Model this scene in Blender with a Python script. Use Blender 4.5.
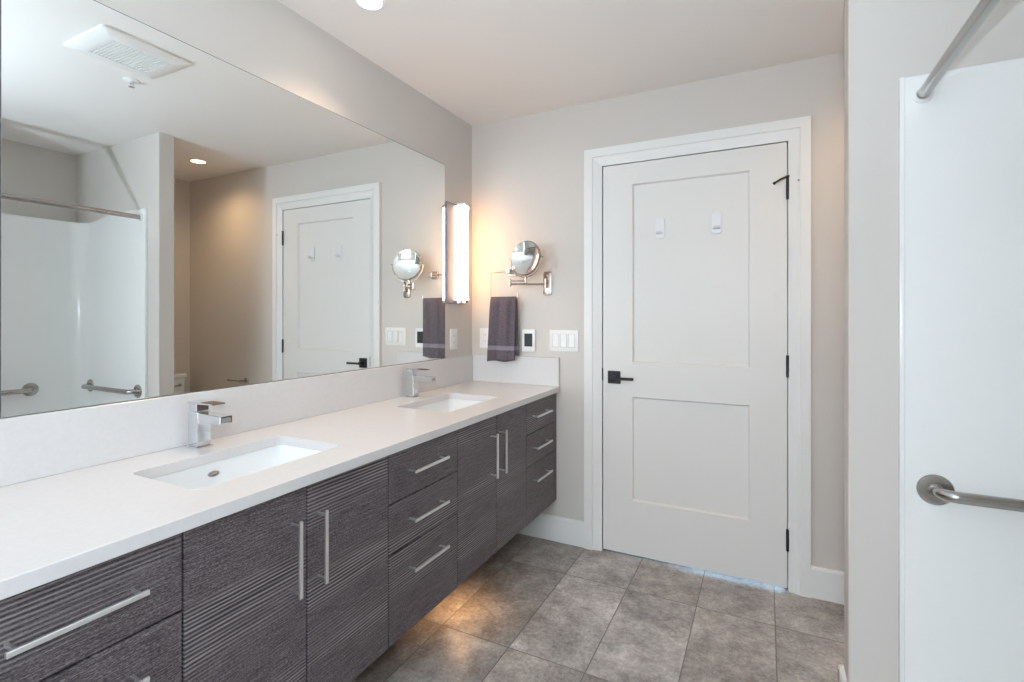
import bpy, bmesh, math, random
from mathutils import Vector, Matrix
PI = math.pi
R = math.radians
scn = bpy.context.scene
COL = scn.collection
for o in list(bpy.data.objects):
    bpy.data.objects.remove(o)

# ---------------------------------------------------------------- camera
cam = bpy.data.cameras.new('camera')
cam.sensor_width = 36.0
cam.lens = 501.17 / 1024 * 36
cam.shift_y = -(341 - 314.84) / 1024
cam.clip_start = 0.02
co = bpy.data.objects.new('camera', cam)
co.location = (1.5834, 0.0, 1.2539)
co.rotation_euler = (PI / 2, 0, R(26.794))
COL.objects.link(co)
scn.camera = co

# ---------------------------------------------------------------- view + sampling
scn.view_settings.view_transform = 'Standard'
scn.view_settings.look = 'None'
scn.view_settings.gamma = 1.0
scn.view_settings.use_curve_mapping = False
scn.view_settings.exposure = 0.0
try:
    cy = scn.cycles
    cy.use_denoising = True
    cy.denoiser = 'OPENIMAGEDENOISE'
    cy.max_bounces = 14
    cy.diffuse_bounces = 8
    cy.glossy_bounces = 8
    cy.transmission_bounces = 6
    cy.sample_clamp_indirect = 6.0
    cy.blur_glossy = 0.3
except Exception:
    pass

# ---------------------------------------------------------------- world and lights
w = bpy.data.worlds.new('world')
scn.world = w
w.use_nodes = True
w.node_tree.nodes['Background'].inputs[0].default_value = (0.75, 0.87, 1.0, 1)
w.node_tree.nodes['Background'].inputs[1].default_value = 0.9

COOL = (0.76, 0.89, 1.0)
WARM = (1.0, 0.67, 0.37)
WARM2 = (1.0, 0.74, 0.52)


def lamp(name, kind, loc, energy, color, rot=(0, 0, 0), **kw):
    d = bpy.data.lights.new(name, kind)
    d.energy = energy
    d.color = color
    for k, v in kw.items():
        setattr(d, k, v)
    o = bpy.data.objects.new(name, d)
    o.location = loc
    o.rotation_euler = rot
    COL.objects.link(o)
    return o


# photographer's flash above the camera, its head turned up to bounce off the ceiling
lamp('flash_light', 'SPOT', (1.60, -0.06, 1.42), 104.0, (0.68, 0.86, 1.0), rot=(PI, 0, 0), spot_size=R(178), spot_blend=1.0, shadow_soft_size=0.012)
lamp('flash_dome_light', 'POINT', (1.60, -0.06, 1.42), 21.0, COOL, shadow_soft_size=0.02)
# cool fill light at an added window behind the camera
lamp('window_fill_light', 'AREA', (1.15, -1.47, 1.55), 44.0, COOL, rot=(R(90), 0, PI), shape='RECTANGLE', size=1.3, size_y=1.1)
# daylight of the next room reaching the gap under the door
lamp('next_room_daylight', 'AREA', (1.55, 3.7, 0.17), 20.0, (0.50, 0.76, 1.0), rot=(R(-90), 0, 0), shape='RECTANGLE', size=1.0, size_y=0.12)

D = 2.597      # far wall
H = 2.397      # ceiling
XP = 1.807     # face of the partition end
XR = 2.84      # right wall
YB = -1.5      # rear wall


# ---------------------------------------------------------------- materials
def mat(name, color, rough=0.5, metal=0.0, spec=0.5, coat=0.0):
    m = bpy.data.materials.new(name)
    m.use_nodes = True
    b = m.node_tree.nodes['Principled BSDF']
    b.inputs['Base Color'].default_value = (*color, 1)
    b.inputs['Roughness'].default_value = rough
    b.inputs['Metallic'].default_value = metal
    b.inputs['Specular IOR Level'].default_value = spec
    b.inputs['Coat Weight'].default_value = coat
    return m


def nd(m, t, **kw):
    n = m.node_tree.nodes.new(t)
    for k, v in kw.items():
        setattr(n, k, v)
    return n


def ln(m, a, b):
    m.node_tree.links.new(a, b)


def noise(m, vec, scale, detail=3, rough=0.55):
    n = nd(m, 'ShaderNodeTexNoise')
    n.inputs['Scale'].default_value = scale
    n.inputs['Detail'].default_value = detail
    n.inputs['Roughness'].default_value = rough
    ln(m, vec, n.inputs['Vector'])
    return n.outputs['Fac']


def ramp(m, fac, stops):
    r = nd(m, 'ShaderNodeValToRGB')
    e = r.color_ramp.elements
    while len(e) < len(stops):
        e.new(0.5)
    for i, (p, c) in enumerate(stops):
        e[i].position = p
        e[i].color = (*c, 1) if len(c) == 3 else c
    ln(m, fac, r.inputs['Fac'])
    return r.outputs['Color']


def mth(m, op, a, b=None, c=None):
    n = nd(m, 'ShaderNodeMath', operation=op)
    for i, v in enumerate((a, b, c)):
        if v is None:
            continue
        if isinstance(v, (int, float)):
            n.inputs[i].default_value = v
        else:
            ln(m, v, n.inputs[i])
    return n.outputs[0]


def mixc(m, fac, a, b, blend='MIX'):
    n = nd(m, 'ShaderNodeMix', data_type='RGBA', blend_type=blend)
    if isinstance(fac, (int, float)):
        n.inputs[0].default_value = fac
    else:
        ln(m, fac, n.inputs[0])
    for i, v in ((6, a), (7, b)):
        if isinstance(v, tuple):
            n.inputs[i].default_value = (*v, 1)
        else:
            ln(m, v, n.inputs[i])
    return n.outputs[2]


def bump(m, h, strength=0.2, dist=0.001):
    b = nd(m, 'ShaderNodeBump')
    b.inputs['Strength'].default_value = strength
    b.inputs['Distance'].default_value = dist
    ln(m, h, b.inputs['Height'])
    ln(m, b.outputs['Normal'], m.node_tree.nodes['Principled BSDF'].inputs['Normal'])


def world_pos(m):
    return nd(m, 'ShaderNodeNewGeometry').outputs['Position']


def paint(name, color, rough=0.55):
    m = mat(name, color, rough, spec=0.3)
    p = world_pos(m)
    f = noise(m, p, 160, 2)
    bump(m, f, 0.06, 0.001)
    return m


M_WALL = paint('greige_wall_paint', (0.612, 0.573, 0.537), 0.6)
M_CEIL = paint('ceiling_paint', (0.825, 0.79, 0.765), 0.7)
M_TRIM = paint('white_trim_paint', (0.78, 0.775, 0.765), 0.35)
M_DOOR = paint('white_door_paint', (0.75, 0.735, 0.715), 0.38)
M_PLASTIC = mat('white_plastic', (0.80, 0.79, 0.775), 0.3)
M_HOOK = mat('white_hook_plastic', (0.79, 0.79, 0.815), 0.25)
M_ACRYL = mat('white_acrylic', (0.82, 0.825, 0.815), 0.12)
M_CERAM = mat('white_ceramic', (0.80, 0.82, 0.83), 0.08)
M_BLACK = mat('matte_black_metal', (0.012, 0.012, 0.014), 0.4)
M_CHROME = mat('chrome', (0.72, 0.735, 0.76), 0.05, 1.0)
M_STEEL = mat('brushed_steel', (0.42, 0.40, 0.385), 0.22, 1.0)
M_NICKEL = mat('satin_nickel', (0.50, 0.44, 0.39), 0.25, 1.0)
M_HANDLE = mat('satin_handle_metal', (0.93, 0.93, 0.94), 0.33, 1.0)
M_MIRROR = mat('mirror_silver', (0.92, 0.945, 0.935), 0.0, 1.0)
M_MIRROR2 = mat('magnifier_silver', (0.9, 0.92, 0.92), 0.0, 1.0)
M_EDGE = mat('mirror_edge', (0.10, 0.10, 0.10), 0.4)
M_DARK = mat('dark_gap', (0.01, 0.01, 0.011), 0.8)
M_SCREEN = mat('dark_screen', (0.05, 0.055, 0.06), 0.5, spec=0.2)
M_GAP = mat('shaded_white_plastic', (0.42, 0.41, 0.40), 0.5)  # white plastic with the shade of gaps and recesses put into its colour
M_PLATE = mat('satin_light_backplate', (0.27, 0.26, 0.32), 0.5, 0.0, 0.2)
M_GREY = mat('grey_plastic', (0.25, 0.25, 0.25), 0.4)
M_HALL = mat('hall_plaster', (0.5, 0.5, 0.5), 0.7)
M_BOX = mat('carcass_laminate', (0.03, 0.028, 0.03), 0.6)

# quartz
M_QUARTZ = mat('white_quartz', (0.80, 0.79, 0.79), 0.22)
_p = world_pos(M_QUARTZ)
_c = ramp(M_QUARTZ, noise(M_QUARTZ, _p, 90, 4), [(0.3, (0.635, 0.622, 0.622)), (0.7, (0.66, 0.647, 0.647))])
ln(M_QUARTZ, _c, M_QUARTZ.node_tree.nodes['Principled BSDF'].inputs['Base Color'])


def emis(name, color, strength):
    m = bpy.data.materials.new(name)
    m.use_nodes = True
    b = m.node_tree.nodes['Principled BSDF']
    b.inputs['Base Color'].default_value = (0.8, 0.8, 0.8, 1)
    b.inputs['Emission Color'].default_value = (*color, 1)
    b.inputs['Emission Strength'].default_value = strength
    return m


M_GLOW = emis('lit_opal_glass', (1.0, 0.58, 0.30), 11.0)
M_CAN = emis('lit_downlight_lens', (1.0, 0.88, 0.72), 26.0)
M_CAN2 = emis('lit_small_downlight_lens', (1.0, 0.72, 0.44), 9.0)
M_PUCK = emis('lit_puck_lens', (1.0, 0.62, 0.30), 7.0)
M_PANE = emis('fill_glow_pane', (0.85, 0.94, 1.0), 1.2)  # glowing pane of the added rear window, for cool fill


def wood():
    m = mat('charcoal_ribbed_laminate', (0.07, 0.065, 0.07), 0.42, spec=0.35)
    g = nd(m, 'ShaderNodeNewGeometry')
    s = nd(m, 'ShaderNodeSeparateXYZ')
    ln(m, g.outputs['Position'], s.inputs[0])
    oi = nd(m, 'ShaderNodeObjectInfo')
    zz = s.outputs['Z']
    yy = s.outputs['Y']
    # slow wander of the grain
    v1 = nd(m, 'ShaderNodeCombineXYZ')
    ln(m, mth(m, 'MULTIPLY', yy, 1.6), v1.inputs[0])
    ln(m, mth(m, 'MULTIPLY', zz, 6.0), v1.inputs[1])
    wander = noise(m, v1.outputs[0], 1.0, 2)
    v2 = nd(m, 'ShaderNodeCombineXYZ')
    ln(m, mth(m, 'MULTIPLY', yy, 6.0), v2.inputs[0])
    ln(m, mth(m, 'MULTIPLY', zz, 60.0), v2.inputs[1])
    wob = noise(m, v2.outputs[0], 1.0, 2)
    zw = mth(m, 'ADD', mth(m, 'ADD', zz, mth(m, 'MULTIPLY', wander, 0.02)), mth(m, 'MULTIPLY', wob, 0.004))
    sine = mth(m, 'SINE', mth(m, 'MULTIPLY', zw, 2 * PI / 0.0088))
    v6 = nd(m, 'ShaderNodeCombineXYZ')
    ln(m, mth(m, 'MULTIPLY', yy, 3.2), v6.inputs[0])
    ln(m, mth(m, 'MULTIPLY', zw, 190.0), v6.inputs[1])
    irr = noise(m, v6.outputs[0], 1.0, 2, 0.6)
    ribs = mth(m, 'ADD', mth(m, 'MULTIPLY', sine, 0.75), mth(m, 'MULTIPLY', mth(m, 'SUBTRACT', irr, 0.5), 2.2))
    # bands where the ribs are deep
    v3 = nd(m, 'ShaderNodeCombineXYZ')
    ln(m, mth(m, 'MULTIPLY', yy, 1.1), v3.inputs[0])
    ln(m, mth(m, 'MULTIPLY', zz, 8.5), v3.inputs[1])
    ln(m, mth(m, 'MULTIPLY', oi.outputs['Random'], 3.0), v3.inputs[2])
    band = noise(m, v3.outputs[0], 1.0, 1.0)
    mr = nd(m, 'ShaderNodeMapRange')
    mr.inputs[1].default_value = 0.45
    mr.inputs[2].default_value = 0.64
    ln(m, band, mr.inputs[0])
    mask = mr.outputs[0]
    # streaky breaks along each rib
    v4 = nd(m, 'ShaderNodeCombineXYZ')
    ln(m, mth(m, 'MULTIPLY', yy, 14.0), v4.inputs[0])
    ln(m, mth(m, 'MULTIPLY', zz, 420.0), v4.inputs[1])
    fine = noise(m, v4.outputs[0], 1.0, 4, 0.7)
    v5 = nd(m, 'ShaderNodeCombineXYZ')
    ln(m, mth(m, 'MULTIPLY', yy, 150.0), v5.inputs[0])
    ln(m, mth(m, 'MULTIPLY', zz, 520.0), v5.inputs[1])
    grit = noise(m, v5.outputs[0], 1.0, 2, 0.8)
    base = ramp(m, mth(m, 'ADD', mth(m, 'MULTIPLY', fine, 0.5), mth(m, 'MULTIPLY', grit, 0.5)),
                [(0.40, (0.024, 0.019, 0.022)), (0.5, (0.092, 0.077, 0.083)), (0.60, (0.25, 0.215, 0.228))])
    ribc = ramp(m, mth(m, 'ADD', mth(m, 'MULTIPLY', ribs, 0.5), 0.5),
                [(0.12, (0.010, 0.009, 0.011)), (0.45, (0.075, 0.064, 0.070)), (0.9, (0.40, 0.36, 0.37))])
    colr = mixc(m, mth(m, 'MULTIPLY', mask, 0.8), base, ribc)
    ln(m, colr, m.node_tree.nodes['Principled BSDF'].inputs['Base Color'])
    hgt = mth(m, 'ADD', mth(m, 'MULTIPLY', mth(m, 'MULTIPLY', ribs, mask), 0.6), mth(m, 'MULTIPLY', fine, 0.35))
    bump(m, hgt, 0.8, 0.0016)
    return m


M_WOOD = wood()


def tiles():
    m = mat('grey_stone_tile', (0.25, 0.24, 0.23), 0.35, spec=0.45)
    g = nd(m, 'ShaderNodeNewGeometry')
    s = nd(m, 'ShaderNodeSeparateXYZ')
    ln(m, g.outputs['Position'], s.inputs[0])
    # grid 0.30 x 0.60 with joints at x = .12 + .30 k, y = .48 + .60 k
    u = mth(m, 'DIVIDE', mth(m, 'SUBTRACT', s.outputs['X'], 0.12), 0.30)
    v = mth(m, 'DIVIDE', mth(m, 'SUBTRACT', s.outputs['Y'], 0.48), 0.60)
    fu, fv = mth(m, 'FLOOR', u), mth(m, 'FLOOR', v)
    du = mth(m, 'MULTIPLY', mth(m, 'SUBTRACT', 0.5, mth(m, 'ABSOLUTE', mth(m, 'SUBTRACT', mth(m, 'SUBTRACT', u, fu), 0.5))), 0.30)
    dv = mth(m, 'MULTIPLY', mth(m, 'SUBTRACT', 0.5, mth(m, 'ABSOLUTE', mth(m, 'SUBTRACT', mth(m, 'SUBTRACT', v, fv), 0.5))), 0.60)
    dmin = mth(m, 'MINIMUM', du, dv)
    mr = nd(m, 'ShaderNodeMapRange')
    mr.inputs[1].default_value = 0.0013
    mr.inputs[2].default_value = 0.0026
    mr.inputs[3].default_value = 1.0
    mr.inputs[4].default_value = 0.0
    ln(m, dmin, mr.inputs[0])
    grout = mr.outputs[0]
    wn = nd(m, 'ShaderNodeTexWhiteNoise', noise_dimensions='2D')
    cv = nd(m, 'ShaderNodeCombineXYZ')
    ln(m, fu, cv.inputs[0])
    ln(m, fv, cv.inputs[1])
    ln(m, cv.outputs[0], wn.inputs['Vector'])
    off = nd(m, 'ShaderNodeVectorMath', operation='SCALE')
    ln(m, wn.outputs['Color'], off.inputs[0])
    off.inputs['Scale'].default_value = 13.0
    add = nd(m, 'ShaderNodeVectorMath', operation='ADD')
    ln(m, g.outputs['Position'], add.inputs[0])
    ln(m, off.outputs[0], add.inputs[1])
    p = add.outputs[0]
    big = noise(m, p, 3.2, 5, 0.62)
    mid = noise(m, p, 13, 6, 0.72)
    fin = noise(m, p, 75, 4, 0.7)
    f = mth(m, 'ADD', mth(m, 'ADD', mth(m, 'MULTIPLY', big, 0.40), mth(m, 'MULTIPLY', mid, 0.32)), mth(m, 'MULTIPLY', fin, 0.28))
    c = ramp(m, f, [(0.37, (0.13, 0.119, 0.110)), (0.46, (0.27, 0.252, 0.238)), (0.53, (0.39, 0.370, 0.352)), (0.62, (0.60, 0.58, 0.56))])
    # warm/cool drift between tiles
    tint = ramp(m, wn.outputs['Value'], [(0.0, (0.84, 0.79, 0.75)), (1.0, (1.10, 1.10, 1.12))])
    c = mixc(m, 1.0, c, tint, 'MULTIPLY')
    # short dark scratches and pits
    mp = nd(m, 'ShaderNodeMapping')
    mp.inputs['Scale'].default_value = (9, 26, 9)
    ln(m, p, mp.inputs[0])
    sc = noise(m, mp.outputs[0], 1.0, 5, 0.75)
    scm = ramp(m, sc, [(0.62, (0, 0, 0)), (0.70, (1, 1, 1))])
    c = mixc(m, mth(m, 'MULTIPLY', nd_rgb(m, scm), 0.55), c, (0.075, 0.07, 0.066))
    # pale chips
    vo = nd(m, 'ShaderNodeTexVoronoi')
    vo.inputs['Scale'].default_value = 8.0
    ln(m, p, vo.inputs['Vector'])
    chip = ramp(m, vo.outputs['Distance'], [(0.035, (1, 1, 1)), (0.07, (0, 0, 0))])
    c = mixc(m, mth(m, 'MULTIPLY', nd_rgb(m, chip), 0.35), c, (0.5, 0.49, 0.47))
    c = mixc(m, grout, c, (0.15, 0.143, 0.135))
    b = m.node_tree.nodes['Principled BSDF']
    ln(m, c, b.inputs['Base Color'])
    rr = ramp(m, mid, [(0.3, (0.30, 0.30, 0.30)), (0.7, (0.48, 0.48, 0.48))])
    ln(m, rr, b.inputs['Roughness'])
    h = mth(m, 'SUBTRACT', mth(m, 'MULTIPLY', mid, 0.35), mth(m, 'MULTIPLY', grout, 1.0))
    bump(m, h, 0.5, 0.0012)
    return m


def nd_rgb(m, col):
    n = nd(m, 'ShaderNodeRGBToBW')
    ln(m, col, n.inputs[0])
    return n.outputs[0]


M_TILE = tiles()


def terry():
    m = mat('grey_terry_cloth', (0.13, 0.112, 0.128), 0.95, spec=0.1)
    g = nd(m, 'ShaderNodeNewGeometry')
    s = nd(m, 'ShaderNodeSeparateXYZ')
    ln(m, g.outputs['Position'], s.inputs[0])
    f = noise(m, g.outputs['Position'], 260, 3, 0.7)
    c = ramp(m, f, [(0.35, (0.062, 0.052, 0.064)), (0.65, (0.175, 0.152, 0.175))])
    # woven border band near the hem
    z = s.outputs['Z']
    band = mth(m, 'MULTIPLY', mth(m, 'GREATER_THAN', z, 1.052), mth(m, 'LESS_THAN', z, 1.076))
    c = mixc(m, band, c, (0.23, 0.20, 0.24))
    b = m.node_tree.nodes['Principled BSDF']
    ln(m, c, b.inputs['Base Color'])
    b.inputs['Sheen Weight'].default_value = 0.12
    bump(m, mth(m, 'MULTIPLY', f, mth(m, 'SUBTRACT', 1.0, band)), 0.8, 0.003)
    return m


M_TOWEL = terry()


# ---------------------------------------------------------------- geometry helpers
def BM():
    return bmesh.new()


def box(bm, x0, x1, y0, y1, z0, z1, bev=0.0, seg=1):
    b2 = bmesh.new()
    bmesh.ops.create_cube(b2, size=1.0)
    for v in b2.verts:
        v.co = Vector((x0 + (v.co.x + .5) * (x1 - x0), y0 + (v.co.y + .5) * (y1 - y0), z0 + (v.co.z + .5) * (z1 - z0)))
    if bev > 0:
        bmesh.ops.bevel(b2, geom=list(b2.edges), offset=bev, segments=seg, affect='EDGES', profile=0.5)
    merge(bm, b2)
    return bm


def merge(bm, b2):
    me = bpy.data.meshes.new('tmp')
    b2.to_mesh(me)
    b2.free()
    bm.from_mesh(me)
    bpy.data.meshes.remove(me)


def tube(bm, pts, r, n=16, cap=True):
    """round tube through points"""
    pts = [Vector(p) for p in pts]
    rings = []
    up = None
    for i, p in enumerate(pts):
        if i == 0:
            t = pts[1] - p
        elif i == len(pts) - 1:
            t = p - pts[i - 1]
        else:
            t = (pts[i + 1] - p).normalized() + (p - pts[i - 1]).normalized()
        t.normalize()
        if up is None:
            up = Vector((0, 0, 1)) if abs(t.z) < 0.9 else Vector((1, 0, 0))
        a = t.cross(up).normalized()
        up = a.cross(t).normalized()
        rr = r[i] if isinstance(r, (list, tuple)) else r
        rings.append([bm.verts.new(p + a * rr * math.cos(2 * PI * k / n) + up * rr * math.sin(2 * PI * k / n)) for k in range(n)])
    for a, b in zip(rings, rings[1:]):
        for k in range(n):
            bm.faces.new((a[k], a[(k + 1) % n], b[(k + 1) % n], b[k]))
    if cap:
        bm.faces.new(list(reversed(rings[0])))
        bm.faces.new(rings[-1])
    return bm


def arc(c, r, a0, a1, ax, ay, n=8):
    c, ax, ay = Vector(c), Vector(ax), Vector(ay)
    return [c + ax * r * math.cos(a0 + (a1 - a0) * k / n) + ay * r * math.sin(a0 + (a1 - a0) * k / n) for k in range(n + 1)]


def lathe(bm, prof, c, axis=(0, 0, 1), n=32, caps=True):
    """prof: list of (radius, height along axis)"""
    c = Vector(c)
    axis = Vector(axis).normalized()
    q = Vector((0, 0, 1)).rotation_difference(axis)
    rings = []
    for r, h in prof:
        if r < 1e-6:
            rings.append([bm.verts.new(c + axis * h)])
        else:
            rings.append([bm.verts.new(c + q @ Vector((r * math.cos(2 * PI * k / n), r * math.sin(2 * PI * k / n), h))) for k in range(n)])
    for a, b in zip(rings, rings[1:]):
        for k in range(n):
            k2 = (k + 1) % n
            if len(a) == 1 and len(b) == 1:
                continue
            if len(a) == 1:
                bm.faces.new((a[0], b[k], b[k2]))
            elif len(b) == 1:
                bm.faces.new((a[k], a[k2], b[0]))
            else:
                bm.faces.new((a[k], a[k2], b[k2], b[k]))
    if caps and len(rings[0]) > 1:
        bm.faces.new(list(reversed(rings[0])))
    if caps and len(rings[-1]) > 1:
        bm.faces.new(rings[-1])
    return bm


def rrect(x0, x1, y0, y1, r, n=5):
    """rounded rectangle loop, counter-clockwise"""
    out = []
    for cx, cy_, a in ((x1 - r, y1 - r, 0), (x0 + r, y1 - r, PI / 2), (x0 + r, y0 + r, PI), (x1 - r, y0 + r, 1.5 * PI)):
        for k in range(n + 1):
            t = a + PI / 2 * k / n
            out.append((cx + r * math.cos(t), cy_ + r * math.sin(t)))
    return out


def loft(bm, loops, closed=True, cap0=False, cap1=False):
    rs = [[bm.verts.new(Vector(p)) for p in l] for l in loops]
    n = len(rs[0])
    for a, b in zip(rs, rs[1:]):
        for k in range(n if closed else n - 1):
            k2 = (k + 1) % n
            bm.faces.new((a[k], a[k2], b[k2], b[k]))
    if cap0:
        bm.faces.new(list(reversed(rs[0])))
    if cap1:
        bm.faces.new(rs[-1])
    return bm


def plate(bm, loop2d, axis, a0, a1, bev=0.0):
    """extrude a 2-D loop between a0 and a1 on axis: 'x' loop=(y,z), 'y' loop=(x,z), 'z' loop=(x,y)"""
    def P(p, a):
        return {'x': (a, p[0], p[1]), 'y': (p[0], a, p[1]), 'z': (p[0], p[1], a)}[axis]
    b2 = bmesh.new()
    loft(b2, [[P(p, a0) for p in loop2d], [P(p, a1) for p in loop2d]], cap0=True, cap1=True)
    bmesh.ops.recalc_face_normals(b2, faces=b2.faces)
    if bev > 0:
        es = [e for e in b2.edges if any(len(f.verts) > 4 for f in e.link_faces) or len(loop2d) == 4]
        bmesh.ops.bevel(b2, geom=es, offset=bev, segments=2, affect='EDGES', profile=0.5)
    merge(bm, b2)
    return bm


ROOT = {}


def thing(name, label, cat, loc, group=None):
    o = bpy.data.objects.new(name, None)
    o.empty_display_size = 0.05
    o.location = loc
    COL.objects.link(o)
    ROOT[o.name] = Vector(loc)
    tag(o, label, cat, group)
    return o


def tag(o, label=None, cat=None, group=None, kind=None):
    if label:
        o['label'] = label
    if cat:
        o['category'] = cat
    if group:
        o['group'] = group
    if kind:
        o['kind'] = kind
    return o


def wloc(o):
    v = Vector((0, 0, 0))
    while o is not None:
        v += o.location
        o = o.parent
    return v


def obj(name, bm, m, parent=None, smooth=False, ang=35, recalc=True, label=None):
    if recalc:
        bmesh.ops.recalc_face_normals(bm, faces=bm.faces)
    if parent is None:
        xs = [v.co for v in bm.verts]
        lo = Vector([min(c[i] for c in xs) for i in range(3)])
        hi = Vector([max(c[i] for c in xs) for i in range(3)])
        loc = Vector(((lo.x + hi.x) / 2, (lo.y + hi.y) / 2, lo.z))
    else:
        loc = wloc(parent)
    for v in bm.verts:
        v.co -= loc
    me = bpy.data.meshes.new(name)
    bm.to_mesh(me)
    bm.free()
    me.materials.append(m)
    if smooth:
        for p in me.polygons:
            p.use_smooth = True
        me.set_sharp_from_angle(angle=R(ang))
    o = bpy.data.objects.new(name, me)
    COL.objects.link(o)
    if parent is None:
        o.location = loc
    else:
        o.parent = parent
    if label:
        o['label'] = label
    return o


def struct(name, bm, m, parent=None, label=None, **kw):
    o = obj(name, bm, m, parent, **kw)
    if parent is None:
        o['kind'] = 'structure'
        if label:
            o['label'] = label
    return o


def copy_tree(o, offset=None, parent=None):
    c = o.copy()
    COL.objects.link(c)
    c.parent = parent
    if offset is not None:
        c.location = o.location + Vector(offset)
    for ch in [x for x in bpy.data.objects if x.parent == o]:
        copy_tree(ch, None, c)
    return c


# ================================================================ ROOM SHELL
T = 0.10
struct('floor', box(BM(), -T, XR + T, YB - T, 4.2, -0.08, 0.0), M_TILE, label='floor of large mottled grey stone tiles')
struct('ceiling', box(BM(), -T, XR + T, YB - T, D + 0.12, H, H + 0.1), M_CEIL, label='pale smooth painted ceiling')
struct('wall_left', box(BM(), -T, 0.0, YB, D + 0.1, 0.0, H), M_WALL, label='greige wall behind the vanity and the large mirror')

# door opening measures
OX0, OX1, OZ = 0.716, 1.765, 2.1357          # outer edge of casing
IX0, IX1, IZ = 0.8105, 1.6765, 2.0435        # inner edge of casing / opening
bm = BM()
box(bm, 0.0, IX0, D, D + 0.12, 0.0, H)
box(bm, IX1, XR, D, D + 0.12, 0.0, H)
box(bm, IX0, IX1, D, D + 0.12, IZ, H)
struct('wall_far', bm, M_WALL, label='greige wall around the closed white door')
struct('wall_right', box(BM(), XR, XR + T, YB, D + 0.1, 0.0, H), M_WALL, label='greige wall at the back of the toilet alcove')
struct('wall_partition', box(BM(), XP, XR, 1.80, 1.892, 0.0, H, 0.003), M_WALL, label='greige partition between shower and toilet alcove')
struct('wall_shower_end', box(BM(), XP, XR, 0.17, 0.28, 0.0, H, 0.003), M_WALL, label='greige partition closing the near end of the shower')

# rear wall behind the camera; its glowing window is added for cool fill
WX0, WX1, WZ0, WZ1 = 0.5, 1.8, 1.0, 2.1
bm = BM()
box(bm, 0, WX0, YB - T, YB, 0, H)
box(bm, WX1, XR, YB - T, YB, 0, H)
box(bm, WX0, WX1, YB - T, YB, 0, WZ0)
box(bm, WX0, WX1, YB - T, YB, WZ1, H)
struct('wall_rear', bm, M_WALL, label='greige wall with an added fill-light window, behind the camera')
bm = BM()
for a in ((WX0 - .06, WX0 + .04, WZ0 - .06, WZ1 + .06), (WX1 - .04, WX1 + .06, WZ0 - .06, WZ1 + .06),
          (WX0, WX1, WZ0 - .06, WZ0 + .04), (WX0, WX1, WZ1 - .04, WZ1 + .06), (1.13, 1.17, WZ0, WZ1)):
    box(bm, a[0], a[1], YB - .03, YB + .02, a[2], a[3], 0.003)
win = struct('added_window_1', bm, M_TRIM, label='added white framed window behind the camera, glowing as fill light')
obj('pane', box(BM(), WX0, WX1, YB - .06, YB - .05, WZ0, WZ1), M_PANE, win)

# walls of the next room, only there to hold back the dark beyond the door gap
bm = BM()
box(bm, 0.0, 3.0, 4.1, 4.2, 0, H)
box(bm, 0.0, 0.1, D + .12, 4.1, 0, H)
box(bm, 2.9, 3.0, D + .12, 4.1, 0, H)
box(bm, 0.0, 3.0, D + .12, 4.2, H, H + .1)
struct('wall_next_room', bm, M_HALL, label='plain walls of the next room beyond the door')


# ---- baseboards
def baseboard(name, pts_face, label):
    """pts_face: (x0,y0,x1,y1, nx,ny) wall line and its outward normal"""
    x0, y0, x1, y1, nx, ny = pts_face
    prof = [(0, 0), (0.0145, 0), (0.0145, 0.126), (0.011, 0.134), (0.0, 0.136)]
    bm = BM()
    loft(bm, [[(x0 + nx * d, y0 + ny * d, z) for d, z in prof], [(x1 + nx * d, y1 + ny * d, z) for d, z in prof]], cap0=True, cap1=True)
    return struct(name, bm, M_TRIM, label=label)


baseboard('baseboard_far_left', (0.0, D, OX0, D, 0, -1), 'white baseboard left of the white door')
baseboard('baseboard_far_right', (OX1, D, XR, D, 0, -1), 'white baseboard right of the white door')
baseboard('baseboard_left', (0.0, YB, 0.0, D - .0145, 1, 0), 'white baseboard under the vanity')
baseboard('baseboard_partition', (XP, 1.7855, XP, 1.9065, -1, 0), 'white baseboard on the end of the partition')
baseboard('baseboard_alcove', (XP - .0145, 1.892, XR, 1.892, 0, 1), 'white baseboard on the toilet side of the partition')
baseboard('baseboard_right', (XR, 1.9065, XR, D - .0145, -1, 0), 'white baseboard at the back of the toilet alcove')
baseboard('baseboard_rear', (0.0145, YB, XR, YB, 0, 1), 'white baseboard under the added rear window')

# ---- door casing and jamb (one mitred sweep)
def sweep_casing():
    wl, wt, wr = IX0 - OX0, OZ - IZ, OX1 - IX1
    prof = [(0.0, D), (0.0, D - .022), (0.03, D - .022), (0.46, D - .022), (0.49, D - .0165), (0.60, D - .0155),
            (0.93, D - .006), (1.0, D - .004), (1.0, D + .12)]
    loops = []
    loops.append([(OX0 + w * wl, y, 0.0) for w, y in prof])
    loops.append([(OX0 + w * wl, y, OZ - w * wt) for w, y in prof])
    loops.append([(OX1 - w * wr, y, OZ - w * wt) for w, y in prof])
    loops.append([(OX1 - w * wr, y, 0.0) for w, y in prof])
    bm = BM()
    loft(bm, loops, closed=False)
    # door stop strips behind the slab
    box(bm, IX0, IX0 + .012, D + .042, D + .07, 0, IZ)
    box(bm, IX1 - .012, IX1, D + .042, D + .07, 0, IZ)
    box(bm, IX0, IX1, D + .042, D + .07, IZ - .012, IZ)
    return bm


cas = struct('trim_1', sweep_casing(), M_TRIM, label='white stepped casing around the closed door', recalc=False)
sol = cas.modifiers.new('solid', 'SOLIDIFY')
sol.thickness = 0.0006
sol.offset = -1
sp = box(BM(), IX0 - .001, IX0 + .0025, D - .006, D + .02, 0.905, 0.972, 0.001)
obj('strike_plate', sp, M_BLACK, cas, label='black strike plate')

# ---- door slab, two recessed panels
DX0, DX1, DZ0, DZ1 = 0.8145, 1.6725, 0.011, 2.040
DY = D + 0.001


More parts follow.
